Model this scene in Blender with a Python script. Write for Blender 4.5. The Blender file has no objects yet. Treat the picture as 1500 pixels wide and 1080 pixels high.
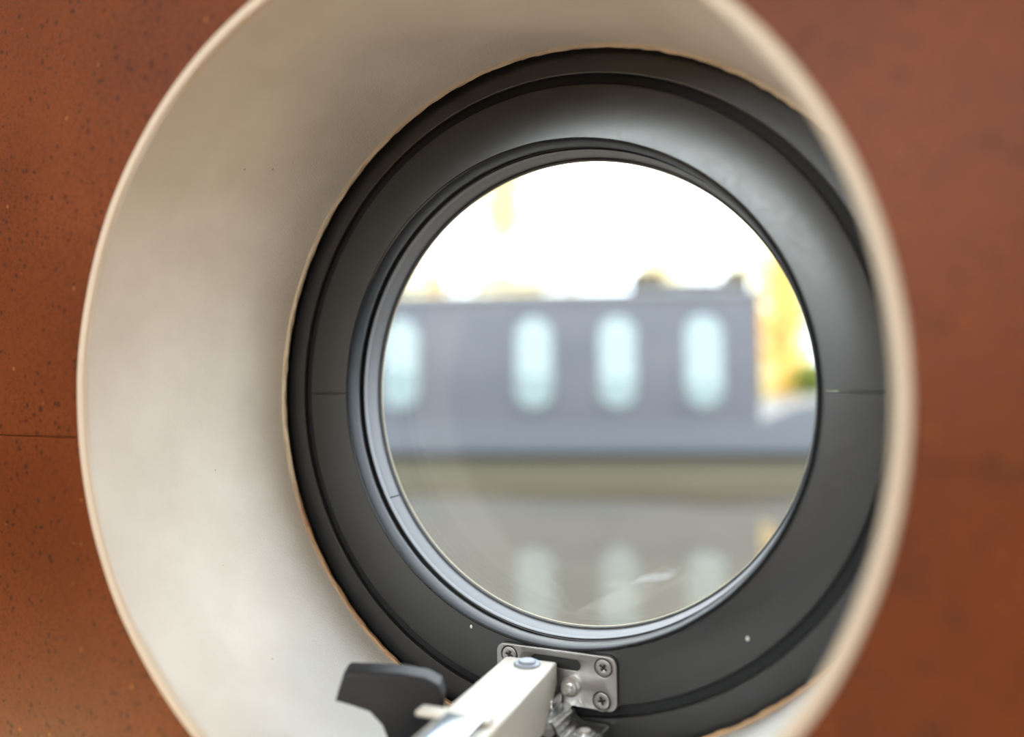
import bpy, bmesh, math, random
from mathutils import Vector, Matrix, noise
PI = math.pi
SC = bpy.context.scene
COL = SC.collection
R = math.radians

# ------------------------------------------------------------------ camera
cam_d = bpy.data.cameras.new('camera')
cam_d.sensor_fit = 'HORIZONTAL'
cam_d.sensor_width = 36.0
cam_d.lens = 1175.49 / 1500 * 36.0
cam_d.clip_start = 0.01
cam_d.clip_end = 300
cam = bpy.data.objects.new('camera', cam_d)
COL.objects.link(cam)
cr = Vector((0.89236188, 0.45124761, -0.00811591))
cu = Vector((0.01626176, -0.01417703, 0.99976726))
cf = Vector((-0.45102753, 0.89228617, 0.01998912))
M = Matrix((cr, cu, -cf)).transposed().to_4x4()
M.translation = Vector((0.154358, -0.350272, 0.004101))
cam.matrix_world = M
cam_d.dof.use_dof = True
cam_d.dof.focus_distance = 0.395
cam_d.dof.aperture_fstop = 2.4
SC.camera = cam

# ------------------------------------------------------------------ sky
world = bpy.data.worlds.new('overcast_sky')
SC.world = world
world.use_nodes = True
wn = world.node_tree
wn.nodes.clear()
w_out = wn.nodes.new('ShaderNodeOutputWorld')
w_bg = wn.nodes.new('ShaderNodeBackground')
w_tc = wn.nodes.new('ShaderNodeTexCoord')
w_nz = wn.nodes.new('ShaderNodeTexNoise')
w_nz.inputs['Scale'].default_value = 2.0
w_nz.inputs['Detail'].default_value = 4.0
w_rp = wn.nodes.new('ShaderNodeValToRGB')
w_rp.color_ramp.elements[0].position = 0.3
w_rp.color_ramp.elements[0].color = (0.74, 0.87, 1.0, 1)
w_rp.color_ramp.elements[1].position = 0.7
w_rp.color_ramp.elements[1].color = (0.88, 0.95, 1.0, 1)
wn.links.new(w_tc.outputs['Generated'], w_nz.inputs['Vector'])
wn.links.new(w_nz.outputs['Fac'], w_rp.inputs['Fac'])
wn.links.new(w_rp.outputs['Color'], w_bg.inputs['Color'])
wn.links.new(w_bg.outputs['Background'], w_out.inputs['Surface'])
w_bg.inputs['Strength'].default_value = 5.8

# ------------------------------------------------------------------ cabin lamps and added fills
def area(name, loc, target, size, power, color):
    d = bpy.data.lights.new(name, 'AREA')
    d.shape = 'DISK'
    d.size = size
    d.energy = power
    d.color = color
    o = bpy.data.objects.new(name, d)
    COL.objects.link(o)
    o.location = loc
    o.rotation_euler = (Vector(target) - Vector(loc)).to_track_quat('-Z', 'Y').to_euler()
    return o
area('cabin_lamp', (2.75, -1.10, 0.20), (0, 0, 0), 0.80, 23.0, (1.0, 0.74, 0.42))
area('table_lamp', (-1.0, -0.62, -0.60), (-0.45, -0.13, -0.1), 0.16, 3.4, (1.0, 0.70, 0.38))
area('upper_liner_fill', (0.05, -1.40, -0.72), (0, 0, 0.1), 0.40, 4.0, (1.0, 0.82, 0.64))  # added low fill that lifts the dark upper lining
# added fill light, sized to put a glow on the upper frame ring
ring_fill = area('ring_glow_fill', (-0.45, -2.03, 0.565), (-0.45, 0, 0.565), 1.0, 30.0, (0.95, 1.0, 0.96))
ring_fill.data.shape = 'RECTANGLE'
ring_fill.data.size = 2.3
ring_fill.data.size_y = 0.37

# ------------------------------------------------------------------ exposure
SC.view_settings.view_transform = 'Standard'
SC.view_settings.look = 'None'
SC.view_settings.exposure = 0.0
SC.view_settings.gamma = 1.0
SC.view_settings.use_curve_mapping = False
SC.cycles.use_denoising = True
SC.cycles.max_bounces = 10
SC.cycles.transparent_max_bounces = 12
SC.cycles.sample_clamp_indirect = 8.0
SC.cycles.caustics_reflective = False
SC.cycles.caustics_refractive = False

# ================================================================== materials
def srgb(r, g, b):
    f = lambda c: c / 255 / 12.92 if c / 255 <= 0.04045 else ((c / 255 + 0.055) / 1.055) ** 2.4
    return (f(r), f(g), f(b), 1)

class MT:
    """a principled material with a small node toolbox"""
    def __init__(self, name, color=(0.5, 0.5, 0.5, 1), rough=0.5, metal=0.0, spec=0.5):
        self.m = bpy.data.materials.new(name)
        self.m.use_nodes = True
        self.t = self.m.node_tree
        self.b = self.t.nodes['Principled BSDF']
        self.b.inputs['Base Color'].default_value = color
        self.b.inputs['Roughness'].default_value = rough
        self.b.inputs['Metallic'].default_value = metal
        self.b.inputs['Specular IOR Level'].default_value = spec
        self.tc = None
    def coord(self):
        if not self.tc:
            self.tc = self.t.nodes.new('ShaderNodeTexCoord')
        return self.tc.outputs['Object']
    def node(self, kind, **inp):
        n = self.t.nodes.new(kind)
        for k, v in inp.items():
            n.inputs[k].default_value = v
        return n
    def link(self, a, b):
        self.t.links.new(a, b)
    def noise(self, scale, detail=4.0, rough=0.55):
        n = self.node('ShaderNodeTexNoise', Scale=scale, Detail=detail, Roughness=rough)
        self.link(self.coord(), n.inputs['Vector'])
        return n.outputs['Fac']
    def voronoi(self, scale, out='Distance', feature='F1', rand=1.0):
        n = self.node('ShaderNodeTexVoronoi', Scale=scale, Randomness=rand)
        n.feature = feature
        self.link(self.coord(), n.inputs['Vector'])
        return n.outputs[out]
    def ramp(self, src, stops):
        n = self.t.nodes.new('ShaderNodeValToRGB')
        els = n.color_ramp.elements
        els[0].position, els[0].color = stops[0]
        els[1].position, els[1].color = stops[-1]
        for p, c in stops[1:-1]:
            e = els.new(p)
            e.color = c
        self.link(src, n.inputs['Fac'])
        return n.outputs['Color']
    def mix(self, fac, a, b, mode='MIX'):
        n = self.t.nodes.new('ShaderNodeMix')
        n.data_type = 'RGBA'
        n.blend_type = mode
        for s, i in ((fac, 0), (a, 6), (b, 7)):
            if hasattr(s, 'is_output'):
                self.link(s, n.inputs[i])
            else:
                n.inputs[i].default_value = s
        return n.outputs[2]
    def math(self, op, a, b=0.0):
        n = self.t.nodes.new('ShaderNodeMath')
        n.operation = op
        for s, i in ((a, 0), (b, 1)):
            if hasattr(s, 'is_output'):
                self.link(s, n.inputs[i])
            else:
                n.inputs[i].default_value = s
        return n.outputs[0]
    def base(self, s):
        self.link(s, self.b.inputs['Base Color'])
        return self
    def rough(self, s):
        self.link(s, self.b.inputs['Roughness'])
        return self
    def bump(self, h, strength=0.3, dist=0.001):
        n = self.node('ShaderNodeBump', Strength=strength, Distance=dist)
        self.link(h, n.inputs['Height'])
        self.link(n.outputs['Normal'], self.b.inputs['Normal'])
        return self

def g(v):
    return (v, v, v, 1)

# cork sheet: orange-brown binder, dark pits in drifts, pale flecks
cork = MT('cork', rough=0.46, spec=0.2)
c0 = cork.ramp(cork.noise(9, 3), [(0.3, srgb(98, 45, 13)), (0.55, srgb(110, 53, 17)), (0.75, srgb(124, 61, 18))])
c1 = cork.mix(cork.ramp(cork.noise(420, 3, 0.7), [(0.45, g(0)), (0.75, g(0.5))]), c0, srgb(78, 34, 10))
drift = cork.noise(22, 3)
wn_ = cork.node('ShaderNodeTexNoise', Scale=260.0, Detail=2.0)
cork.link(cork.coord(), wn_.inputs['Vector'])
warp = cork.node('ShaderNodeVectorMath')
warp.operation = 'MULTIPLY_ADD'
cork.link(wn_.outputs['Color'], warp.inputs[0])
warp.inputs[1].default_value = (0.0022, 0.0022, 0.0022)
cork.link(cork.coord(), warp.inputs[2])
def cork_vor(scale, out):
    n = cork.node('ShaderNodeTexVoronoi', Scale=scale)
    cork.link(warp.outputs[0], n.inputs['Vector'])
    return n.outputs[out]
vd = cork_vor(330, 'Distance')
vc = cork_vor(330, 'Color')
sep = cork.t.nodes.new('ShaderNodeSeparateColor')
cork.link(vc, sep.inputs[0])
keep = cork.math('GREATER_THAN', cork.math('ADD', sep.outputs[0], cork.math('MULTIPLY', drift, 1.6)), 1.10)
rad = cork.math('MULTIPLY', sep.outputs[1], 0.40)
pit = cork.math('MULTIPLY', cork.math('LESS_THAN', vd, rad), keep)
sf = cork.t.nodes.new('ShaderNodeSeparateColor')
cork.link(cork_vor(900, 'Color'), sf.inputs[0])
fine = cork.math('MULTIPLY', cork.math('LESS_THAN', cork_vor(900, 'Distance'), 0.42), cork.math('GREATER_THAN', cork.math('ADD', sf.outputs[0], drift), 1.12))
c1 = cork.mix(cork.math('MULTIPLY', fine, 0.45), c1, srgb(40, 17, 8))
c2 = cork.mix(cork.math('MULTIPLY', pit, 0.65), c1, srgb(34, 14, 7))
vd2 = cork.voronoi(190)
sep2 = cork.t.nodes.new('ShaderNodeSeparateColor')
cork.link(cork.voronoi(190, 'Color'), sep2.inputs[0])
fleck = cork.math('MULTIPLY', cork.math('LESS_THAN', vd2, cork.math('MULTIPLY', sep2.outputs[1], 0.25)),
                  cork.math('GREATER_THAN', sep2.outputs[0], 0.95))
c3 = cork.mix(cork.math('MULTIPLY', fleck, 0.5), c2, srgb(170, 112, 60))
cork.base(c3)
hh = cork.math('SUBTRACT', cork.math('MULTIPLY', cork.noise(300, 4), 0.5), pit)
cork.bump(hh, 0.5, 0.0006)

granule = MT('pale_cork_granule', srgb(190, 126, 70), 0.7)
granule.base(granule.ramp(granule.noise(500), [(0.3, srgb(168, 100, 50)), (0.7, srgb(204, 148, 92))]))

plain_ply = MT('plywood', srgb(176, 140, 96), 0.7)
plain_ply.base(plain_ply.ramp(plain_ply.noise(14), [(0.3, srgb(165, 128, 86)), (0.7, srgb(188, 152, 108))]))

# off-white painted lining cloth of the porthole reveal
lining = MT('off_white_lining_cloth', srgb(222, 218, 208), 0.62, spec=0.3)
l0 = lining.ramp(lining.noise(26, 3), [(0.3, srgb(216, 211, 203)), (0.7, srgb(228, 225, 218))])
sp = lining.voronoi(60)
seps = lining.t.nodes.new('ShaderNodeSeparateColor')
lining.link(lining.voronoi(60, 'Color'), seps.inputs[0])
dirt = lining.math('MULTIPLY', lining.math('LESS_THAN', sp, 0.035), lining.math('GREATER_THAN', seps.outputs[0], 0.5))
lining.base(lining.mix(lining.math('MULTIPLY', dirt, 0.5), l0, srgb(96, 84, 72)))
lining.bump(lining.math('ADD', lining.noise(900, 3, 0.7), lining.math('MULTIPLY', lining.noise(40, 2), 1.2)), 0.55, 0.0009)

lip_m = MT('painted_rim_edging', srgb(204, 190, 172), 0.5, spec=0.3)
lip_m.bump(lip_m.noise(260, 3), 0.25, 0.0006)

raw_edge = MT('raw_wood_edge', srgb(190, 160, 130), 0.75)
rz = raw_edge.t.nodes.new('ShaderNodeSeparateXYZ')
raw_edge.link(raw_edge.coord(), rz.inputs[0])
stain = raw_edge.math('ADD', raw_edge.math('MULTIPLY', rz.outputs[2], -5.0), raw_edge.math('MULTIPLY', raw_edge.noise(18, 3), 1.2))
raw_edge.base(raw_edge.ramp(stain, [(0.75, srgb(206, 190, 166)), (1.02, srgb(184, 148, 112)), (1.25, srgb(160, 108, 70))]))

black = MT('satin_black_frame', (0.014, 0.0145, 0.016, 1), 0.33, spec=1.0)
black.rough(black.ramp(black.noise(300, 4), [(0.3, g(0.30)), (0.7, g(0.36))]))
black.bump(black.noise(900, 3), 0.06, 0.0003)
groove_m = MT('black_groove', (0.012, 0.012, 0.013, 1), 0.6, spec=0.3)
rubber = MT('glossy_black_seal', (0.010, 0.011, 0.014, 1), 0.33, spec=0.28)
rubber.bump(rubber.noise(220, 3), 0.15, 0.0006)
silver = MT('brushed_silver_rebate', (0.20, 0.20, 0.21, 1), 0.45, 0.3)
silver.bump(silver.noise(500, 3), 0.12, 0.0004)
gasket_m = MT('dark_gasket', (0.014, 0.014, 0.013, 1), 0.5)
gasket_m.bump(gasket_m.noise(400, 4), 0.5, 0.0008)

def glass_material(name, tint):
    m = bpy.data.materials.new(name)
    m.use_nodes = True
    t = m.node_tree
    t.nodes.clear()
    out = t.nodes.new('ShaderNodeOutputMaterial')
    mx = t.nodes.new('ShaderNodeMixShader')
    tr = t.nodes.new('ShaderNodeBsdfTransparent')
    gl = t.nodes.new('ShaderNodeBsdfGlossy')
    fr = t.nodes.new('ShaderNodeFresnel')
    # the ray leaves a sheet at the angle it entered, so both faces reflect alike
    ge = t.nodes.new('ShaderNodeNewGeometry')
    io = t.nodes.new('ShaderNodeMapRange')
    io.inputs['To Min'].default_value = 1.45
    io.inputs['To Max'].default_value = 1 / 1.45
    t.links.new(ge.outputs['Backfacing'], io.inputs['Value'])
    t.links.new(io.outputs['Result'], fr.inputs['IOR'])
    tr.inputs['Color'].default_value = tint
    gl.inputs['Roughness'].default_value = 0.01
    t.links.new(fr.outputs[0], mx.inputs[0])
    t.links.new(tr.outputs[0], mx.inputs[1])
    t.links.new(gl.outputs[0], mx.inputs[2])
    t.links.new(mx.outputs[0], out.inputs[0])
    return m
glass = glass_material('clear_window_glass', (0.985, 0.99, 0.985, 1))

steel = MT('stainless_plate', (0.43, 0.41, 0.40, 1), 0.36, 1.0)
steel.rough(steel.ramp(steel.noise(90, 4), [(0.3, g(0.28)), (0.7, g(0.46))]))
steel.bump(steel.noise(500, 3), 0.08, 0.0004)
chrome = MT('polished_zinc', (0.66, 0.67, 0.67, 1), 0.22, 0.88)
chrome.bump(chrome.noise(240, 3), 0.25, 0.0006)
alu = MT('pale_aluminium_arm', (0.66, 0.61, 0.53, 1), 0.42, 0.25, 0.5)
alu.bump(alu.noise(400, 3), 0.06, 0.0004)
zinc = MT('dull_zinc_rivet', (0.30, 0.32, 0.36, 1), 0.5, 0.3)
zinc.bump(zinc.noise(400, 3), 0.08, 0.0004)
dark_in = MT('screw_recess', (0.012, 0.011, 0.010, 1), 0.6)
blue_steel = MT('polished_steel_strip', (0.66, 0.72, 0.80, 1), 0.22, 0.9)
knob_m = MT('black_plastic_lever', (0.020, 0.020, 0.022, 1), 0.5, spec=0.3)
knob_m.bump(knob_m.noise(500, 3), 0.1, 0.0004)

# ================================================================== mesh helpers
def finish(me, mat, sharp=32):
    me.materials.append(mat.m if isinstance(mat, MT) else mat)
    for p in me.polygons:
        p.use_smooth = True
    me.set_sharp_from_angle(angle=R(sharp))

def link(name, me, parent=None, loc=None):
    o = bpy.data.objects.new(name, me)
    COL.objects.link(o)
    if parent:
        o.parent = parent
    if loc is not None:
        o.location = loc
    return o

def from_bm(name, bm, mat, parent=None, sharp=32, fix=True):
    if fix:
        bmesh.ops.recalc_face_normals(bm, faces=bm.faces)
    me = bpy.data.meshes.new(name)
    bm.to_mesh(me)
    bm.free()
    finish(me, mat, sharp)
    return link(name, me, parent)

def thing(name, label, cat, loc=(0, 0, 0), rot=(0, 0, 0), group=None, kind=None):
    o = bpy.data.objects.new(name, None)
    o.empty_display_size = 0.05
    COL.objects.link(o)
    o.location = loc
    o.rotation_euler = rot
    return tag(o, label, cat, group, kind)

def tag(o, label=None, cat=None, group=None, kind=None):
    for k, v in (('label', label), ('category', cat), ('group', group), ('kind', kind)):
        if v:
            o[k] = v
    return o

def lathe(profile, seg=240, a0=0.0, a1=2 * PI, center=None, wob=None):
    """closed profile of (radius, y) turned about the y axis; a part-turn gets end caps"""
    bm = bmesh.new()
    full = abs(a1 - a0 - 2 * PI) < 1e-6
    n = seg if full else seg + 1
    rings = []
    for i in range(n):
        a = a0 + (a1 - a0) * i / seg
        ring = []
        for j, (r, y) in enumerate(profile):
            cx, cz = center(y) if center else (0, 0)
            dr, dy = wob(a, j) if wob else (0, 0)
            ring.append(bm.verts.new((cx + (r + dr) * math.cos(a), y + dy, cz + (r + dr) * math.sin(a))))
        rings.append(ring)
    m = len(profile)
    for i in range(seg):
        p, q = rings[i], rings[(i + 1) % n]
        for j in range(m):
            bm.faces.new((p[j], p[(j + 1) % m], q[(j + 1) % m], q[j]))
    if not full:
        bm.faces.new(rings[0])
        bm.faces.new(rings[-1])
    return bm

def add_box(bm, x0, x1, y0, y1, z0, z1, bevel=0.0, seg=2):
    b2 = bmesh.new()
    bmesh.ops.create_cube(b2, size=1)
    for v in b2.verts:
        v.co = ((x0 + x1) / 2 + v.co.x * (x1 - x0), (y0 + y1) / 2 + v.co.y * (y1 - y0), (z0 + z1) / 2 + v.co.z * (z1 - z0))
    if bevel:
        bmesh.ops.bevel(b2, geom=list(b2.edges), offset=bevel, segments=seg, profile=0.5, affect='EDGES')
    merge(bm, b2)

def merge(bm, b2, mat=None):
    me = bpy.data.meshes.new('tmp')
    if mat is not None:
        b2.transform(mat)
    b2.to_mesh(me)
    b2.free()
    bm.from_mesh(me)
    bpy.data.meshes.remove(me)

def add_tube(bm, pts, radii, seg=16, cap=True):
    """round bar through points with a radius each"""
    pts = [Vector(p) for p in pts]
    rings = []
    for i, p in enumerate(pts):
        d = (pts[min(i + 1, len(pts) - 1)] - pts[max(i - 1, 0)]).normalized()
        u = d.orthogonal().normalized() if i == 0 else (u - d * u.dot(d)).normalized()
        v = d.cross(u)
        rings.append([bm.verts.new(p + (u * math.cos(2 * PI * k / seg) + v * math.sin(2 * PI * k / seg)) * radii[i]) for k in range(seg)])
    for a, b in zip(rings, rings[1:]):
        for k in range(seg):
            bm.faces.new((a[k], a[(k + 1) % seg], b[(k + 1) % seg], b[k]))
    if cap:
        bm.faces.new(list(reversed(rings[0])))
        bm.faces.new(rings[-1])

def rrect(x0, x1, z0, z1, r, n=8):
    out = []
    for cx, cz, s in ((x1 - r, z1 - r, 0), (x0 + r, z1 - r, 1), (x0 + r, z0 + r, 2), (x1 - r, z0 + r, 3)):
        for i in range(n + 1):
            a = s * PI / 2 + PI / 2 * i / n
            out.append((cx + r * math.cos(a), cz + r * math.sin(a)))
    return out

def ring_pts(cx, cz, r, n=40):
    return [(cx + r * math.cos(2 * PI * i / n), cz + r * math.sin(2 * PI * i / n)) for i in range(n)]

def plate2d(outlines, thick, bevel=0.0):
    """flat sheet with holes: outline polygons in the x-z plane filled, extruded along y (centred)"""
    cu_ = bpy.data.curves.new('tmp', 'CURVE')
    cu_.dimensions = '2D'
    cu_.fill_mode = 'BOTH'
    cu_.extrude = max(thick / 2 - bevel, 1e-6)
    cu_.bevel_depth = bevel
    cu_.bevel_resolution = 2
    cu_.offset = -bevel
    for pts in outlines:
        s = cu_.splines.new('POLY')
        s.points.add(len(pts) - 1)
        for p, (x, z) in zip(s.points, pts):
            p.co = (x, z, 0, 1)
        s.use_cyclic_u = True
    o = bpy.data.objects.new('tmp', cu_)
    COL.objects.link(o)
    dg = bpy.context.evaluated_depsgraph_get()
    me = bpy.data.meshes.new_from_object(o.evaluated_get(dg))
    bpy.data.objects.remove(o)
    bpy.data.curves.remove(cu_)
    bm = bmesh.new()
    bm.from_mesh(me)
    bpy.data.meshes.remove(me)
    bmesh.ops.remove_doubles(bm, verts=bm.verts, dist=1e-6)
    bm.transform(Matrix.Rotation(PI / 2, 4, 'X'))      # xy -> xz, front (+z) -> -y
    return bm

def prism(pts, axis_y0, axis_y1, bevel=0.0):
    """polygon in x-z extruded from y0 to y1"""
    bm = bmesh.new()
    a = [bm.verts.new((x, axis_y0, z)) for x, z in pts]
    b = [bm.verts.new((x, axis_y1, z)) for x, z in pts]
    bm.faces.new(a)
    bm.faces.new(list(reversed(b)))
    n = len(pts)
    for i in range(n):
        bm.faces.new((a[i], b[i], b[(i + 1) % n], a[(i + 1) % n]))
    bmesh.ops.recalc_face_normals(bm, faces=bm.faces)
    if bevel:
        es = [e for e in bm.edges if abs(e.verts[0].co.y - e.verts[1].co.y) < 1e-7]
        bmesh.ops.bevel(bm, geom=es, offset=bevel, segments=3, profile=0.5, affect='EDGES')
    return bm

# ================================================================== cabin shell
WALL_Y = -0.128            # room face of the cork
CX, CZ = -0.0065, 0.001    # centre of the hole in the cork
HOLE = 0.1596
X0, X1, Z0, Z1, YB = -3.2, 3.3, -1.1, 0.82, -2.05
SEAM_Z = -0.017

def holed_panel(x0, x1, z0, z1, y0, y1, cx, cz, r, a0=0.0, a1=2 * PI, n=96, bevel=0.0):
    """rectangle with a round (or half-round) bite, between angles a0..a1 seen from the hole centre"""
    bm = bmesh.new()
    full = a1 - a0 > 2 * PI - 1e-6
    angs = [a0 + (a1 - a0) * i / n for i in range(n + (0 if full else 1))]
    for c in ((x0, z0), (x1, z0), (x1, z1), (x0, z1)):
        a = math.atan2(c[1] - cz, c[0] - cx)
        while a < a0:
            a += 2 * PI
        if a < a1:
            angs.append(a)
    angs = sorted(set(angs))
    def edge(a):
        dx, dz = math.cos(a), math.sin(a)
        ts = []
        if abs(dx) > 1e-9:
            ts.append(((x1 if dx > 0 else x0) - cx) / dx)
        if abs(dz) > 1e-9:
            ts.append(((z1 if dz > 0 else z0) - cz) / dz)
        t = min(ts)
        return cx + dx * t, cz + dz * t
    rows = []
    for a in angs:
        ix, iz = cx + r * math.cos(a), cz + r * math.sin(a)
        ox, oz = edge(a)
        ix = min(max(ix, x0), x1)
        iz = min(max(iz, z0), z1)
        ox = min(max(ox, x0), x1)
        oz = min(max(oz, z0), z1)
        rows.append([bm.verts.new((ix, y0 + bevel, iz)), bm.verts.new((ix, y0, iz)), bm.verts.new((ox, y0, oz)),
                     bm.verts.new((ox, y1, oz)), bm.verts.new((ix, y1, iz))])
    if not full:
        for row, right in ((rows[0], a0 < 1), (rows[-1], a0 > 1)):
            zc = z0 if a0 < 1 else z1
            row[2].co = (x1 if right else x0, y0, zc)
            row[3].co = (x1 if right else x0, y1, zc)
    k = len(rows)
    for i in range(k if full else k - 1):
        p, q = rows[i], rows[(i + 1) % k]
        for j in range(5):
            bm.faces.new((p[j], p[(j + 1) % 5], q[(j + 1) % 5], q[j]))
    if not full:
        bm.faces.new(rows[0])
        bm.faces.new(rows[-1])
    bmesh.ops.dissolve_degenerate(bm, edges=bm.edges, dist=1e-6)
    return bm

wall = from_bm('wall_front', holed_panel(X0, X1, Z0, Z1, WALL_Y + 0.0042, WALL_Y + 0.014, CX, CZ, HOLE), plain_ply)
tag(wall, kind='structure')
gp = 0.00025
tiles = []
a_s = math.asin((SEAM_Z - CZ) / HOLE)
up = holed_panel(-0.6 + gp, 0.6 - gp, SEAM_Z + gp, Z1, WALL_Y, WALL_Y + 0.0042, CX, CZ, HOLE, a_s, PI - a_s)
tiles.append(from_bm('cork_tile', up, cork, wall))
lo = holed_panel(-0.6 + gp, 0.6 - gp, Z0, SEAM_Z - gp, WALL_Y, WALL_Y + 0.0042, CX, CZ, HOLE, PI - a_s, 2 * PI + a_s)
tiles.append(from_bm('cork_tile', lo, cork, wall))
for x0, x1 in ((X0, -0.6 - gp), (0.6 + gp, X1)):
    for z0, z1 in ((SEAM_Z + gp, Z1), (Z0, SEAM_Z - gp)):
        bm = bmesh.new()
        add_box(bm, x0, x1, WALL_Y, WALL_Y + 0.0042, z0, z1, 0.0002, 1)
        tiles.append(from_bm('cork_tile', bm, cork, wall))

# pale granules standing proud of the cork (a cheap lump, shared)
rnd = random.Random(5)
def lump(seed):
    rr = random.Random(seed)
    bm = bmesh.new()
    bmesh.ops.create_icosphere(bm, subdivisions=1, radius=1)
    for v in bm.verts:
        v.co *= rr.uniform(0.65, 1.15)
        v.co.y *= 0.4
    bmesh.ops.recalc_face_normals(bm, faces=bm.faces)
    me = bpy.data.meshes.new('cork_granule')
    bm.to_mesh(me)
    bm.free()
    finish(me, granule, 20)
    return me
lumps = [lump(i) for i in range(4)]
gran = [(-0.306, 0.158, 1.9), (-0.292, 0.117, 1.7), (-0.319, 0.132, 0.9), (-0.275, 0.089, 0.9), (-0.300, 0.080, 0.7),
        (-0.304, -0.139, 2.4), (-0.300, -0.160, 1.5), (-0.318, -0.152, 1.3), (-0.315, -0.162, 1.6), (-0.330, -0.140, 1.4),
        (-0.321, -0.147, 1.0), (-0.309, -0.169, 1.5), (-0.295, -0.149, 1.0), (-0.336, -0.128, 0.9), (-0.297, -0.112, 0.8),
        (0.208, 0.048, 1.8), (0.196, -0.047, 1.6), (0.204, -0.105, 1.8), (0.232, 0.09, 1.2), (0.225, -0.02, 1.1)]
for i, (x, z, s) in enumerate(gran):
    o = link('cork_granule', lumps[i % 4], tiles[0 if z > SEAM_Z else 1], (x, WALL_Y + 0.0002, z))
    o.scale = (s * 0.001,) * 3
    o.rotation_euler = (0, rnd.uniform(0, 6.28), 0)

hull_paint = MT('dark_green_hull_paint', srgb(34, 52, 44), 0.35)
hull_paint.bump(hull_paint.noise(20, 3), 0.1, 0.002)
hull = from_bm('wall_outer', holed_panel(X0, X1, Z0, Z1, 0.0235, 0.0305, 0, 0, 0.1235), hull_paint)
tag(hull, kind='structure')
white_paint = MT('white_cabin_paint', srgb(232, 228, 220), 0.5)
white_paint.bump(white_paint.noise(60, 3), 0.1, 0.001)
oak = MT('oak_boards', srgb(150, 104, 62), 0.45)
oak.base(oak.ramp(oak.noise(12, 5), [(0.3, srgb(130, 86, 48)), (0.7, srgb(168, 120, 76))]))
walnut = MT('dark_panelling', srgb(92, 58, 36), 0.5)
walnut.base(walnut.ramp(walnut.noise(10, 5), [(0.3, srgb(74, 46, 28)), (0.7, srgb(110, 72, 46))]))
def slab(name, x0, x1, y0, y1, z0, z1, m):
    bm = bmesh.new()
    add_box(bm, x0, x1, y0, y1, z0, z1)
    return tag(from_bm(name, bm, m), kind='structure')
slab('ceiling', X0, X1, YB, 0.0305, Z1, Z1 + 0.03, white_paint)
slab('floor', X0, X1, YB, 0.0305, Z0 - 0.03, Z0, oak)
for nm, a in (('wall_back', (X0, X1, Z0 - 0.03, 0.37)), ('wall_back', (X0, X1, 0.76, Z1 + 0.03)), ('wall_back', (X0, -1.61, 0.37, 0.76)), ('wall_back', (0.71, X1, 0.37, 0.76))):
    slab(nm, a[0], a[1], YB - 0.03, YB, a[2], a[3], walnut)
added_win = thing('added_window', 'added unseen window behind the viewer, shaped for a glow on the frame ring', 'window', kind='structure')  # added opening, never in view, placed for its reflection in the ring
bm = bmesh.new()
for a in ((-1.63, 0.73, 0.355, 0.38), (-1.63, 0.73, 0.75, 0.775), (-1.63, -1.60, 0.38, 0.75), (0.70, 0.73, 0.38, 0.75)):
    add_box(bm, a[0], a[1], YB - 0.01, YB + 0.012, a[2], a[3], 0.003, 1)
from_bm('window_frame', bm, groove_m, added_win)
bm = bmesh.new()
add_box(bm, -1.61, 0.71, YB - 0.02, YB - 0.015, 0.37, 0.76)
from_bm('pane', bm, glass, added_win)
slab('wall_left', X0 - 0.03, X0, YB - 0.03, 0.0305, Z0 - 0.03, Z1 + 0.03, oak)
slab('wall_right', X1, X1 + 0.03, YB - 0.03, 0.0305, Z0 - 0.03, Z1 + 0.03, oak)

# ================================================================== porthole reveal
def lin_c(y):
    t = (y + 0.128) / (0.128 - 0.010)
    return (CX + (0.0015 - CX) * t, CZ + (-0.0011 - CZ) * t)
liner = thing('porthole_liner', 'off-white round reveal lining between the cork wall and the black porthole frame', 'lining', (0, 0, 0))
prof = [(0.1552, -0.1272)]
for i in range(1, 13):
    t = i / 12
    prof.append((0.1552 + 0.0062 * t, -0.1272 + 0.1168 * t))
prof += [(0.1640, -0.0104), (0.1588, -0.1272)]
def lin_w(a, j):
    d = 0.00035 * noise.noise(Vector((3 * math.cos(a), 3 * math.sin(a), j * 0.35)))
    return (d, 0)
from_bm('lining_cloth', lathe(prof, 300, center=lin_c, wob=lin_w), lining, liner)
# rolled rim that laps over the cork edge
lip = []
for i in range(9):
    a = PI * i / 8
    lip.append((0.1575 + 0.0020 * math.cos(a), -0.1281 - 0.0006 * math.sin(a)))
lip += [(0.1552, -0.1262), (0.1594, -0.1262)]
def lip_w(a, j):
    return (0.00030 * noise.noise(Vector((4 * math.cos(a), 4 * math.sin(a), 7.3))), 0.0003 * noise.noise(Vector((5 * math.cos(a), 5 * math.sin(a), 1.3))))
from_bm('rim_edging', lathe(lip, 300, center=lin_c, wob=lip_w), lip_m, liner)
# ragged wooden edge where the lining meets the frame
rag = [(0.1611 + 0.0011 * math.cos(2 * PI * k / 8), -0.0098 - 0.0013 * math.sin(2 * PI * k / 8)) for k in range(8)]
def rag_w(a, j):
    v = noise.noise(Vector((26 * math.cos(a), 26 * math.sin(a), j * 0.8)))
    w = noise.noise(Vector((70 * math.cos(a), 70 * math.sin(a), j * 0.8)))
    return (0.0007 * v + 0.0005 * w, 0.0006 * w)
from_bm('ragged_edge', lathe(rag, 420, center=lin_c, wob=rag_w), raw_edge, liner)

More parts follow.
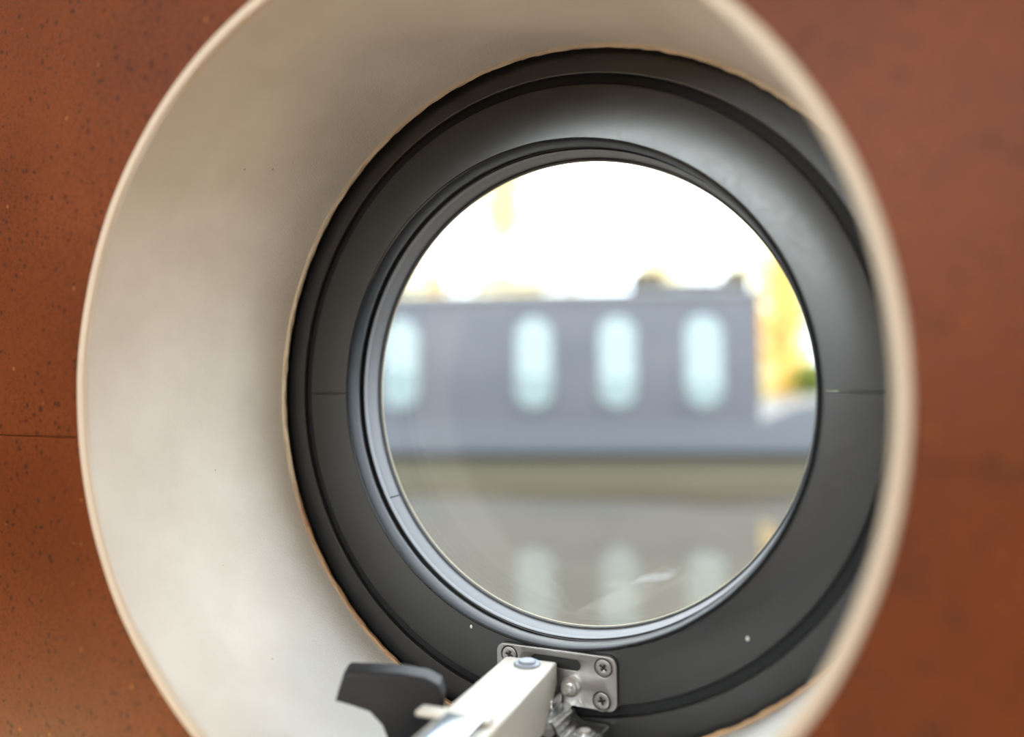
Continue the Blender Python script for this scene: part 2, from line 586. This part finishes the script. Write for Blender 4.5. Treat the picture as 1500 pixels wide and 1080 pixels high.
# ================================================================== porthole window
win = thing('window_1', 'round black porthole frame with clear glass set in the cork wall', 'porthole', kind='structure')
from_bm('outer_flange', lathe([(0.172, -0.0050), (0.1500, -0.0050), (0.1496, -0.0046), (0.1496, 0.0232), (0.172, 0.0232)]), black, win)
from_bm('groove', lathe([(0.1497, -0.0015), (0.1440, -0.0015), (0.1440, 0.02), (0.1497, 0.02)]), groove_m, win)
mp = [(0.1446, -0.0015), (0.1446, -0.0042), (0.1443, -0.0048), (0.1437, -0.0050), (0.1197, -0.0040), (0.1193, -0.0036), (0.1193, 0.020), (0.1446, 0.020)]
gap = 0.0016
from_bm('frame_ring', lathe(mp, 150, gap, PI - gap), black, win)
from_bm('frame_ring', lathe(mp, 150, PI + gap, 2 * PI - gap), black, win)
sealp = [(0.1199, -0.0034), (0.1199, -0.0050), (0.1195, -0.0061), (0.1188, -0.0066), (0.1181, -0.0062), (0.1176, -0.0050), (0.1173, -0.0030),
         (0.1172, 0.0005), (0.1175, 0.0030), (0.1184, 0.0042), (0.1192, 0.0046), (0.1199, 0.0080)]
def seal_w(a, j):
    return (0.00012 * noise.noise(Vector((9 * math.cos(a), 9 * math.sin(a), 2))), 0.0002 * noise.noise(Vector((9 * math.cos(a), 9 * math.sin(a), 5))))
from_bm('rubber_seal', lathe(sealp, 300, wob=seal_w), rubber, win)
from_bm('seal_lip', lathe([(0.1176, 0.0070), (0.1172, 0.0066), (0.1169, 0.0072), (0.1171, 0.0095), (0.1190, 0.0095)], 300), silver, win)
sp_ = [(0.1180, 0.0085), (0.1174, 0.0100), (0.1161, 0.0178), (0.1161, 0.0200), (0.1190, 0.0200), (0.1190, 0.0085)]
a1 = R(209)
from_bm('glazing_ring', lathe(sp_, 150, a1 + 0.003, a1 + PI - 0.003), silver, win)
from_bm('glazing_ring', lathe(sp_, 150, a1 + PI + 0.003, a1 + 2 * PI - 0.003), silver, win)
def gas_w(a, j):
    return (0.00018 * noise.noise(Vector((20 * math.cos(a), 20 * math.sin(a), 2))) if j == 1 else 0, 0)
from_bm('gasket', lathe([(0.1168, 0.0180), (0.1152, 0.0184), (0.1150, 0.0206), (0.1168, 0.0206)], 300, wob=gas_w), gasket_m, win)
cream = MT('cream_edge_highlight', srgb(200, 188, 160), 0.5)
cream.bump(cream.noise(300, 3), 0.2, 0.0004)
from_bm('edge_highlight', lathe([(0.11535, 0.0198), (0.11488, 0.0200), (0.11482, 0.0207), (0.11535, 0.0207)], 300), cream, win)  # pale ring drawn as the highlight along the inner edge round the glass
bm = bmesh.new()
bmesh.ops.create_cone(bm, cap_ends=True, segments=160, radius1=0.1225, radius2=0.1225, depth=0.005, matrix=Matrix.Translation((0, 0.0233, 0)) @ Matrix.Rotation(PI / 2, 4, 'X'))
from_bm('pane', bm, glass, win)
# condensation beads clinging to the lower seal
bm = bmesh.new()
for i in range(95):
    a = R(rnd.gauss(232, 14) if i < 60 else rnd.gauss(296, 8))
    rr = rnd.choice((0.1184, 0.1190, 0.1198, 0.1204))
    s = rnd.uniform(0.0002, 0.0005)
    yy = {0.1184: -0.0064, 0.1190: -0.0065, 0.1198: -0.0050, 0.1204: -0.0040}[rr]
    bmesh.ops.create_icosphere(bm, subdivisions=1, radius=s, matrix=Matrix.Translation((rr * math.cos(a), yy, rr * math.sin(a))))
drops = from_bm('condensation_beads', bm, rubber, win, 80)
drops['kind'] = 'stuff'
for x, z in ((0.0890, -0.1030), (-0.0440, -0.1150)):      # two chips of white paint on the ring
    bm = bmesh.new()
    bmesh.ops.create_icosphere(bm, subdivisions=1, radius=0.0009, matrix=Matrix.Translation((x, -0.0047, z)) @ Matrix.Diagonal((0.8, 0.5, 1.2, 1)))
    from_bm('paint_chip', bm, white_paint, win)

# ================================================================== stay and lever under the glass
latch = thing('window_stay', 'steel window stay with pale channel arm and black lever screwed to the lower frame', 'window stay', (0, -0.0050, -0.131))
def LP(x, y, z):           # cabin point -> stay's own frame
    return (x, y + 0.0050, z + 0.131)
LT = Matrix.Translation((0, 0.0050, 0.131))
rot = Matrix.Rotation(R(-1.0), 4, 'Y')
plate = rrect(-0.0302, 0.0302, -0.0123, 0.0123, 0.0042)
holes = [(-0.0235, 0.0070), (0.0240, 0.0070), (0.0228, -0.0080), (-0.0235, -0.0080)]
slot = rrect(-0.012, 0.0130, 0.0040, 0.0090, 0.0024)
bm = plate2d([plate, slot] + [ring_pts(x, z, 0.0043) for x, z in holes], 0.0018, 0.0003)
bm.transform(LT @ Matrix.Translation((0.0018, -0.0062, -0.1315)) @ rot)
pl = from_bm('mounting_plate', bm, steel, latch)
# countersunk cross-head screws
def cross(r, w):
    return [(w, w), (w, r), (-w, r), (-w, w), (-r, w), (-r, -w), (-w, -w), (-w, -r), (w, -r), (w, -w), (r, -w), (r, w)]
for i, (x, z) in enumerate(holes[:3]):
    tr = LT @ Matrix.Translation((0.0018, -0.0062, -0.1315)) @ rot @ Matrix.Translation((x, -0.0004, z)) @ Matrix.Rotation(R((20, 35, -15)[i]), 4, 'Y')
    bm = plate2d([ring_pts(0, 0, 0.0038), cross(0.0019, 0.0005)], 0.0012, 0.0003)
    bm.transform(tr)
    sc_ = from_bm('screw', bm, steel, latch)
    bm = bmesh.new()
    bmesh.ops.create_cone(bm, cap_ends=True, segments=24, radius1=0.0030, radius2=0.0030, depth=0.0004, matrix=tr @ Matrix.Translation((0, 0.0003, 0)) @ Matrix.Rotation(PI / 2, 4, 'X'))
    from_bm('screw_recess', bm, dark_in, sc_)
# backing seen through the slot and holes
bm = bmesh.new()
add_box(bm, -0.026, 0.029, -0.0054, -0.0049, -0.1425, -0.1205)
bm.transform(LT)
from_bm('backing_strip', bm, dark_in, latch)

# channel arm: square to the frame, reaching into the cabin
AM = LT @ Matrix.Translation((-0.0080, -0.0120, -0.1232)) @ Matrix.Rotation(R(6.0), 4, 'Z')
HW = 0.0126
bm = bmesh.new()
add_box(bm, -HW, HW, -0.125, 0.0, -0.0020, 0.0, 0.0012, 3)
for s in (-1, 1):
    side = [(0.0, -0.0004), (0.0, -0.0105), (-0.006, -0.0150), (-0.020, -0.0250), (-0.125, -0.0250), (-0.125, -0.0004)]
    b2 = bmesh.new()
    va = [b2.verts.new((s * HW, y, z)) for y, z in side]
    vb = [b2.verts.new((s * (HW - 0.0020), y, z)) for y, z in side]
    b2.faces.new(va)
    b2.faces.new(list(reversed(vb)))
    for i in range(len(side)):
        b2.faces.new((va[i], vb[i], vb[(i + 1) % len(side)], va[(i + 1) % len(side)]))
    bmesh.ops.recalc_face_normals(b2, faces=b2.faces)
    bmesh.ops.bevel(b2, geom=list(b2.edges), offset=0.0004, segments=2, affect='EDGES')
    merge(bm, b2)
bm.transform(AM)
from_bm('channel_arm', bm, alu, latch, fix=False)
# pivot rivet with its washer
def disc_stack(mx, items, seg=40):
    bm = bmesh.new()
    for r, z0, z1, bv in items:
        pr = [(0, z0), (r, z0), (r, z1 - bv), (r - bv, z1), (0, z1)]
        b2 = bmesh.new()
        rows = [[b2.verts.new((q * math.cos(2 * PI * k / seg), q * math.sin(2 * PI * k / seg), h)) for k in range(seg)] for q, h in pr[1:4]]
        for p, q in zip(rows, rows[1:]):
            for k in range(seg):
                b2.faces.new((p[k], p[(k + 1) % seg], q[(k + 1) % seg], q[k]))
        b2.faces.new(rows[-1])
        b2.faces.new(list(reversed(rows[0])))
        merge(bm, b2)
    bm.transform(mx)
    return bm
rv = from_bm('rivet', disc_stack(AM @ Matrix.Translation((0.0010, -0.0080, 0)), [(0.0062, -0.001, 0.0011, 0.0006), (0.0040, 0.001, 0.0021, 0.0005)]), zinc, latch)
# pivot block between plate and arm, and the bolt beside it
bm = bmesh.new()
add_box(bm, -0.0055, 0.0078, -0.0100, 0.0052, -0.0170, -0.0030, 0.0012)
bm.transform(AM)
from_bm('pivot_block', bm, chrome, latch)
B = LT @ Matrix.Translation((0.0106, -0.0071, -0.1340)) @ Matrix.Rotation(PI / 2, 4, 'X')
from_bm('pivot_bolt', disc_stack(B, [(0.0046, 0.0, 0.0035, 0.0008), (0.0038, 0.0035, 0.0055, 0.0006), (0.0026, 0.0055, 0.0085, 0.0010)]), chrome, latch)
# small tab hanging from the arm
bm = bmesh.new()
add_box(bm, 0.0015, 0.0062, -0.020, -0.0085, -0.1440, -0.1378, 0.0008)
bm.transform(LT)
from_bm('stop_tab', bm, chrome, latch)
# bent bracket below the plate: rolled knuckle, web and drilled foot
bm = bmesh.new()
add_tube(bm, [LP(0.0070, -0.0070, -0.1462), LP(0.0070, -0.0280, -0.1462)], [0.0042, 0.0042], 24)
sec = [(0.0085, -0.1424), (0.0112, -0.1440), (0.0128, -0.1474), (0.0150, -0.1492), (0.0285, -0.1492)]
b2 = bmesh.new()
rows = []
for (x, z), (nx, nz) in zip(sec, [(0.0, 1), (0.7, 0.7), (0.8, 0.6), (0.3, 1), (0, 1)]):
    L = math.hypot(nx, nz)
    nx, nz = nx / L * 0.0016, nz / L * 0.0016
    rows.append([b2.verts.new(LP(x, -0.0070, z)), b2.verts.new(LP(x, -0.0290, z)), b2.verts.new(LP(x - nx, -0.0290, z - nz)), b2.verts.new(LP(x - nx, -0.0070, z - nz))])
for p, q in zip(rows, rows[1:]):
    for j in range(4):
        b2.faces.new((p[j], p[(j + 1) % 4], q[(j + 1) % 4], q[j]))
b2.faces.new(rows[0]); b2.faces.new(rows[-1])
bmesh.ops.recalc_face_normals(b2, faces=b2.faces)
bmesh.ops.bevel(b2, geom=[e for e in b2.edges if abs(e.verts[0].co.y - e.verts[1].co.y) > 0.01], offset=0.0009, segments=3, affect='EDGES')
merge(bm, b2)
br = from_bm('bent_bracket', bm, chrome, latch, fix=False)
from_bm('bracket_screw', disc_stack(LT @ Matrix.Translation((0.0215, -0.0195, -0.1492)), [(0.0050, -0.0002, 0.0006, 0.0003), (0.0034, 0.0004, 0.0016, 0.0008)]), chrome, br)

# lock strip lying on the arm's cabin end, with its ear on the left
bm = bmesh.new()
add_box(bm, -0.0205, 0.0105, -0.0765, -0.0690, 0.0, 0.0022, 0.0010)
bm.transform(AM)
from_bm('lock_ear', bm, alu, latch)
bm = bmesh.new()
add_box(bm, -0.0078, 0.0082, -0.1230, -0.0745, 0.0002, 0.0034, 0.0012)
bm.transform(AM)
from_bm('lock_strip', bm, blue_steel, latch)
# black lever: flat head on a curved stem, bolted through the arm's left side
KR = Matrix((( 0.8924, -0.4512, 0), (0.4512, 0.8924, 0), (0, 0, 1))).to_4x4()
kp = [(-0.0220, -0.0040), (-0.0185, 0.0072), (-0.0172, 0.0080), (0.0040, 0.0070), (0.0150, 0.0050), (0.0205, 0.0020), (0.0222, -0.0030),
      (0.0215, -0.0095), (0.0190, -0.0150), (0.0185, -0.0240), (0.0170, -0.0310), (0.0060, -0.0330), (0.0020, -0.0300), (0.0005, -0.0230),
      (-0.0030, -0.0140), (-0.0080, -0.0085), (-0.0150, -0.0060)]
bm = prism(kp, -0.0065, 0.0065, 0.0018)
KM = LT @ Matrix.Translation((-0.0412, -0.0760, -0.1195)) @ KR
bm.transform(KM)
from_bm('lever', bm, knob_m, latch, 40)
bm = bmesh.new()
add_tube(bm, [LP(-0.0300, -0.0960, -0.1420), LP(-0.0085, -0.0930, -0.1400)], [0.0070, 0.0070], 28)
from_bm('lever_hub', bm, knob_m, latch)

# ================================================================== outside: canal, bank
WATER_Z = -0.65
water_m = MT('murky_canal_water', srgb(96, 92, 74), 0.05, spec=0.75)
water_m.base(water_m.ramp(water_m.noise(0.8, 3), [(0.3, srgb(82, 74, 60)), (0.7, srgb(95, 86, 70))]))
wb = water_m.noise(3.0, 3)
water_m.bump(wb, 0.02, 0.02)
bm = bmesh.new()
BO = Vector((-1.75818, 5.08571, WATER_Z))
BYAW = R(21.82)
nx, ny = 130, 200
vv = []
for j in range(ny + 1):
    row = []
    t = j / ny
    y = 0.031 + 14.0 * t ** 1.3
    for i in range(nx + 1):
        x = -12 + 22 * i / nx
        q = Vector((x, y, 0))
        h = 0.010 * noise.noise(Vector((x * 0.35, y * 1.1, 3.1))) + 0.003 * noise.noise(Vector((x * 1.5, y * 3.2, 9.0)))
        h += 0.006 * math.exp(-((y - 3.35 - 0.62 * (x + 1.4)) / 0.16) ** 2)   # a slow wake
        row.append(bm.verts.new((x, y, WATER_Z + h)))
    vv.append(row)
for j in range(ny):
    for i in range(nx):
        bm.faces.new((vv[j][i], vv[j][i + 1], vv[j + 1][i + 1], vv[j + 1][i]))
bm.verts.ensure_lookup_table()
cb, sb = math.cos(BYAW), math.sin(BYAW)
bmesh.ops.delete(bm, geom=[v for v in bm.verts if -sb * (v.co.x - BO.x) + cb * (v.co.y - BO.y) > 2.35], context='VERTS')   # the bank stands here
wt = from_bm('canal_water', bm, water_m, None, 60)
tag(wt, 'murky olive canal water between the porthole and the moored boat', 'water', kind='stuff')

def BP(x, y, z):           # point in the far boat's frame -> world
    c, s = math.cos(BYAW), math.sin(BYAW)
    return Vector((BO.x + c * x - s * y, BO.y + s * x + c * y, BO.z + z))
BM = Matrix.Translation(BO) @ Matrix.Rotation(BYAW, 4, 'Z')

grass_m = MT('towpath_grass', srgb(120, 126, 62), 0.9)
grass_m.base(grass_m.ramp(grass_m.noise(6, 4), [(0.3, srgb(96, 108, 48)), (0.7, srgb(160, 150, 84))]))
bm = bmesh.new()
vv = []
for j in range(13):
    row = []
    for i in range(41):
        x = -14 + 28 * i / 40
        y = 2.15 + (j / 12) ** 1.6 * 22
        z = -0.1 if j == 0 else 0.35 + 0.10 * noise.noise(Vector((x * 0.6, y * 0.6, 0))) + 0.02 * y
        row.append(bm.verts.new((x, y if j != 1 else 2.2, z)))
    vv.append(row)
for j in range(12):
    for i in range(40):
        bm.faces.new((vv[j][i], vv[j][i + 1], vv[j + 1][i + 1], vv[j + 1][i]))
bm.transform(BM)
bank = from_bm('ground', bm, grass_m, None, 50)
tag(bank, kind='structure')

# ================================================================== the moored narrowboat
boat = thing('narrowboat', 'grey moored narrowboat with tall rounded pale windows seen through the porthole', 'boat', BO, (0, 0, BYAW))
cab_m = MT('blue_grey_cabin_paint', srgb(90, 90, 95), 0.35, spec=0.4)
cab_m.base(cab_m.ramp(cab_m.noise(3, 3), [(0.3, srgb(85, 85, 91)), (0.7, srgb(96, 95, 99))]))
band_m = MT('pale_blue_grey_band', srgb(100, 102, 107), 0.4)
hullb_m = MT('olive_black_hull', srgb(116, 110, 90), 0.5)
roof_m = MT('pale_roof_paint', srgb(150, 150, 148), 0.5)
brass = MT('window_surround', srgb(120, 122, 124), 0.35, 0.5)
curt_m = MT('pale_curtain', srgb(152, 165, 165), 0.75)
endp_m = MT('varnished_end_panel', srgb(150, 96, 48), 0.4)

def nb(x):                 # how far the near side has curved in towards the bow / stern
    if x > 1.6:
        return 0.95 * min(1.0, ((x - 1.6) / 2.0) ** 1.7)
    if x < -5.2:
        return 0.95 * min(1.0, ((-5.2 - x) / 1.3) ** 2) * 0.9
    return 0.0
def sheer(x):
    return 0.36 + 0.16 * max(0.0, min(1.0, (x - 0.95) / 0.35)) + 0.05 * max(0.0, x - 1.4)
xs = [-6.4 + 0.2 * i for i in range(51)]
xs[-1] = 3.58
def strip(z0f, z1f, off, inset):
    bm = bmesh.new()
    rows = []
    for x in xs:
        n = nb(x)
        rows.append([bm.verts.new((x, n - off + inset, z0f(x))), bm.verts.new((x, n - off, z1f(x))),
                     bm.verts.new((x, 1.9 - n + off, z1f(x))), bm.verts.new((x, 1.9 - n + off - inset, z0f(x)))])
    for p, q in zip(rows, rows[1:]):
        for j in range(4):
            bm.faces.new((p[j], p[(j + 1) % 4], q[(j + 1) % 4], q[j]))
    bm.faces.new(rows[0]); bm.faces.new(rows[-1])
    return bm
from_bm('hull', strip(lambda x: -0.25, lambda x: 0.17, 0.0, 0.05), hullb_m, boat, 40)
from_bm('gunwale_band', strip(lambda x: 0.15, sheer, 0.03, 0.0), band_m, boat, 40)
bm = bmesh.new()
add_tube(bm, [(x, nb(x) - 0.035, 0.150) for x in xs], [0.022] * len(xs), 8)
from_bm('gunwale_shadow', bm, groove_m, boat, 40)  # dark tube standing in for the shade under the gunwale
# cabin with leaning sides and cambered roof
LEAN = 0.07
def side_y(z):
    return 0.06 + (z - 0.36) * LEAN
CX0, CX1 = -4.6, 1.01
bm = bmesh.new()
ends = []
for x in (CX0, CX1):
    ends.append([bm.verts.new((x, side_y(0.355), 0.355)), bm.verts.new((x, side_y(1.30), 1.30)), bm.verts.new((x, 1.9 - side_y(1.30), 1.30)), bm.verts.new((x, 1.9 - side_y(0.355), 0.355))])
for j in range(4):
    bm.faces.new((ends[0][j], ends[0][(j + 1) % 4], ends[1][(j + 1) % 4], ends[1][j]))
bm.faces.new(ends[0]); bm.faces.new(ends[1])
from_bm('cabin_side', bm, cab_m, boat)
bm = bmesh.new()
rows = []
for x in (CX0 - 0.06, CX1 + 0.08):
    row = []
    for k in range(13):
        t = k / 12
        y = side_y(1.30) - 0.03 + t * (1.9 - 2 * side_y(1.30) + 0.06)
        row.append(bm.verts.new((x, y, 1.325 + 0.06 * math.sin(PI * t))))
    for k in range(12, -1, -1):
        t = k / 12
        y = side_y(1.30) - 0.03 + t * (1.9 - 2 * side_y(1.30) + 0.06)
        row.append(bm.verts.new((x, y, 1.298)))
    rows.append(row)
for j in range(26):
    bm.faces.new((rows[0][j], rows[0][(j + 1) % 26], rows[1][(j + 1) % 26], rows[1][j]))
bm.faces.new(rows[0]); bm.faces.new(rows[1])
from_bm('roof', bm, roof_m, boat)
bm = bmesh.new()
add_tube(bm, [(CX0, 0.20, 1.385), (CX1 - 0.05, 0.20, 1.385)], [0.016, 0.016], 12)
for k in range(9):
    x = CX0 + 0.1 + k * 0.66
    add_tube(bm, [(x, 0.20, 1.33), (x, 0.20, 1.385)], [0.01, 0.01], 8)
from_bm('handrail', bm, cab_m, boat)
bm = bmesh.new()
add_box(bm, CX1, CX1 + 0.025, 0.10, 1.8, 0.50, 1.28, 0.008)
from_bm('end_panel', bm, endp_m, boat)
# four tall windows with rounded ends
tilt = math.atan(LEAN)
for x in (-1.585, -0.595, 0.010, 0.625):
    st = rrect(-0.145, 0.145, -0.345, 0.345, 0.144, 10)
    inn = rrect(-0.125, 0.125, -0.325, 0.325, 0.124, 10)
    zc = 0.815
    tr = Matrix.Translation((x, side_y(zc), zc)) @ Matrix.Rotation(-tilt, 4, 'X')
    bm = plate2d([st, inn], 0.03, 0.004)
    bm.transform(tr)
    fo = from_bm('window', bm, brass, boat)
    bm = plate2d([inn], 0.006)
    bm.transform(tr @ Matrix.Translation((0, -0.004, 0)))
    from_bm('curtain', bm, curt_m, fo)
    bm = plate2d([inn], 0.004)
    bm.transform(tr @ Matrix.Translation((0, -0.011, 0)))
    from_bm('pane', bm, glass, fo)

# things on its roof
wood_d = MT('weathered_box_wood', srgb(92, 78, 58), 0.8)
wood_d.base(wood_d.ramp(wood_d.noise(8, 4), [(0.3, srgb(78, 66, 50)), (0.7, srgb(110, 94, 70))]))
leaf_d = MT('roof_plants', srgb(120, 112, 50), 0.8)
def planter(x, w, h, label):
    t = thing('planter', label, 'planter', BP(x, 0.36, 1.352), (0, 0, BYAW), 'wooden boxes on the boat roof')
    bm = bmesh.new()
    th = 0.018
    add_box(bm, -w / 2, w / 2, -0.11, 0.11, 0, th)
    for s in (-1, 1):
        add_box(bm, -w / 2, w / 2, s * 0.11 - th / 2, s * 0.11 + th / 2, 0, h)
        add_box(bm, s * (w / 2 - th / 2) - th / 2, s * (w / 2 - th / 2) + th / 2, -0.11, 0.11, 0, h)
    from_bm('box', bm, wood_d, t)
    bm = bmesh.new()
    add_box(bm, -w / 2 + th, w / 2 - th, -0.10, 0.10, th, h * 0.8)
    from_bm('soil', bm, wood_d, t)
    bm = bmesh.new()
    rr = random.Random(int(x * 100))
    for _ in range(60):
        leaf(bm, Vector((rr.uniform(-w / 2, w / 2) * 0.85, rr.uniform(-0.09, 0.09), h * 0.8 + rr.uniform(0, 0.05))), 0.03, rr)
    f = from_bm('plants', bm, leaf_d, t, fix=False)
    f['kind'] = 'stuff'
def leaf(bm, p, s, rr):
    q = Matrix.Rotation(rr.uniform(0, 6.28), 3, 'Z') @ Matrix.Rotation(rr.uniform(-1.3, 1.3), 3, 'X')
    pts = [(-0.0, -s, 0), (s * 0.5, 0, s * 0.1), (0, s, 0), (-s * 0.5, 0, s * 0.1)]
    bm.faces.new([bm.verts.new(p + q @ Vector(c)) for c in pts])
planter(0.245, 0.24, 0.12, 'wider dark wooden planter box standing midway along the boat roof')
planter(0.905, 0.16, 0.12, 'narrower dark wooden planter box at the right end of the boat roof')
bm = bmesh.new()
for k in range(3):
    add_box(bm, -0.42, 0.42, -0.10 + k * 0.07, -0.035 + k * 0.07, 0.02, 0.05, 0.004)
for x in (-0.3, 0.3):
    add_box(bm, x - 0.03, x + 0.03, -0.10, 0.105, 0.0, 0.02)
bm.transform(Matrix.Translation(BP(0.58, 0.62, 1.366)) @ Matrix.Rotation(BYAW, 4, 'Z'))
tag(from_bm('gangplank', bm, band_m), 'pale grey gangplank lying on the boat roof between the planters', 'plank')

# ================================================================== trees on the far bank
bark = MT('tree_bark', srgb(200, 186, 150), 0.9)
bark.base(bark.ramp(bark.noise(9, 4), [(0.3, srgb(180, 164, 130)), (0.7, srgb(214, 204, 176))]))
def leafmat(name, a, b):
    m = MT(name, rough=0.7)
    m.base(m.ramp(m.noise(7, 2), [(0.35, srgb(*a)), (0.65, srgb(*b))]))
    tl = m.node('ShaderNodeBsdfTranslucent', Color=srgb(*b))      # thin leaves let daylight through
    mx = m.node('ShaderNodeMixShader', Fac=0.5)
    m.link(m.b.outputs[0], mx.inputs[1])
    m.link(tl.outputs[0], mx.inputs[2])
    m.link(mx.outputs[0], m.t.nodes['Material Output'].inputs['Surface'])
    return m
lm = {'yellow': leafmat('yellow_leaves', (244, 228, 168), (250, 240, 200)),
      'gold': leafmat('golden_leaves', (246, 214, 128), (250, 230, 166)),
      'green': leafmat('green_leaves', (112, 130, 52), (160, 164, 84)),
      'pale': leafmat('pale_leaves', (240, 226, 176), (246, 238, 206))}
def tree(x, y, h, w, z0, n, kind, label, group=None, lo=0.06, ls=0.045):
    t = thing('tree' if h > 1.6 else 'shrub', label, 'tree' if h > 1.6 else 'shrub', BP(x, y, z0), (0, 0, BYAW), group)
    rr = random.Random(int(x * 37 + y * 11 + 900))
    bm = bmesh.new()
    add_tube(bm, [(0, 0, -0.15), (0.02 * w, 0, h * 0.4), (-0.02 * w, 0.02, h * 0.95)], [0.013 * h ** 0.6, 0.009 * h ** 0.6, 0.003], 8)
    ends = []
    for k in range(11):
        z = h * (lo + (0.9 - lo) * k / 11)
        a = rr.uniform(0, 6.28)
        L = w * rr.uniform(0.5, 1.0) * math.sin(PI * min(0.95, 0.25 + 0.7 * (k / 11)))
        e = Vector((L * math.cos(a), L * math.sin(a), z + 0.4 * L))
        add_tube(bm, [(0, 0, z), e * 0.5 + Vector((0, 0, z * 0.5)), e], [0.012 * h ** 0.5, 0.008 * h ** 0.5, 0.003], 5)
        ends.append(e)
    from_bm('trunk', bm, bark, t, 60)
    bm = bmesh.new()
    for _ in range(n):
        e = rr.choice(ends)
        p = Vector((e.x * rr.uniform(0.0, 1.1), e.y * rr.uniform(0.0, 1.1), e.z - rr.uniform(0.0, 0.12) * h)) + Vector((rr.gauss(0, 1) * w * 0.22, rr.gauss(0, 1) * w * 0.22, rr.gauss(0, 1) * h * 0.06))
        leaf(bm, p, ls * rr.uniform(0.7, 1.2), rr)
    f = from_bm('foliage', bm, lm[kind], t, 60, fix=False)
    f['kind'] = 'stuff'
tree(-1.05, 3.6, 4.2, 0.55, 0.45, 9000, 'yellow', 'narrow yellow-leaved tree behind the boat at the left of the sky')
tree(0.75, 4.2, 3.4, 0.40, 0.45, 4500, 'yellow', 'thin yellow-leaved tree behind the boat between the two planters')
tree(-1.85, 3.0, 1.75, 0.35, 0.40, 1600, 'gold', 'low golden-orange tree behind the left end of the boat roof')
tree(2.02, 3.3, 2.3, 0.42, 0.40, 4200, 'gold', 'bright golden tree beyond the bow at the right of the porthole')
tree(1.98, 2.30, 0.5, 0.25, 0.36, 1500, 'green', 'low green shrub on the bank beyond the bow')
tree(-0.4, 11.5, 6.0, 1.0, 0.5, 3500, 'pale', 'far pale-leaved tree blurred in the bright sky above the boat')
tree(2.9, 8.0, 4.2, 1.2, 0.5, 4000, 'pale', 'far pale-leaved tree rising behind the right end of the boat', ls=0.08)
tree(-3.4, 7.6, 3.6, 1.2, 0.5, 4000, 'pale', 'far pale-leaved tree rising behind the left end of the boat', ls=0.08)
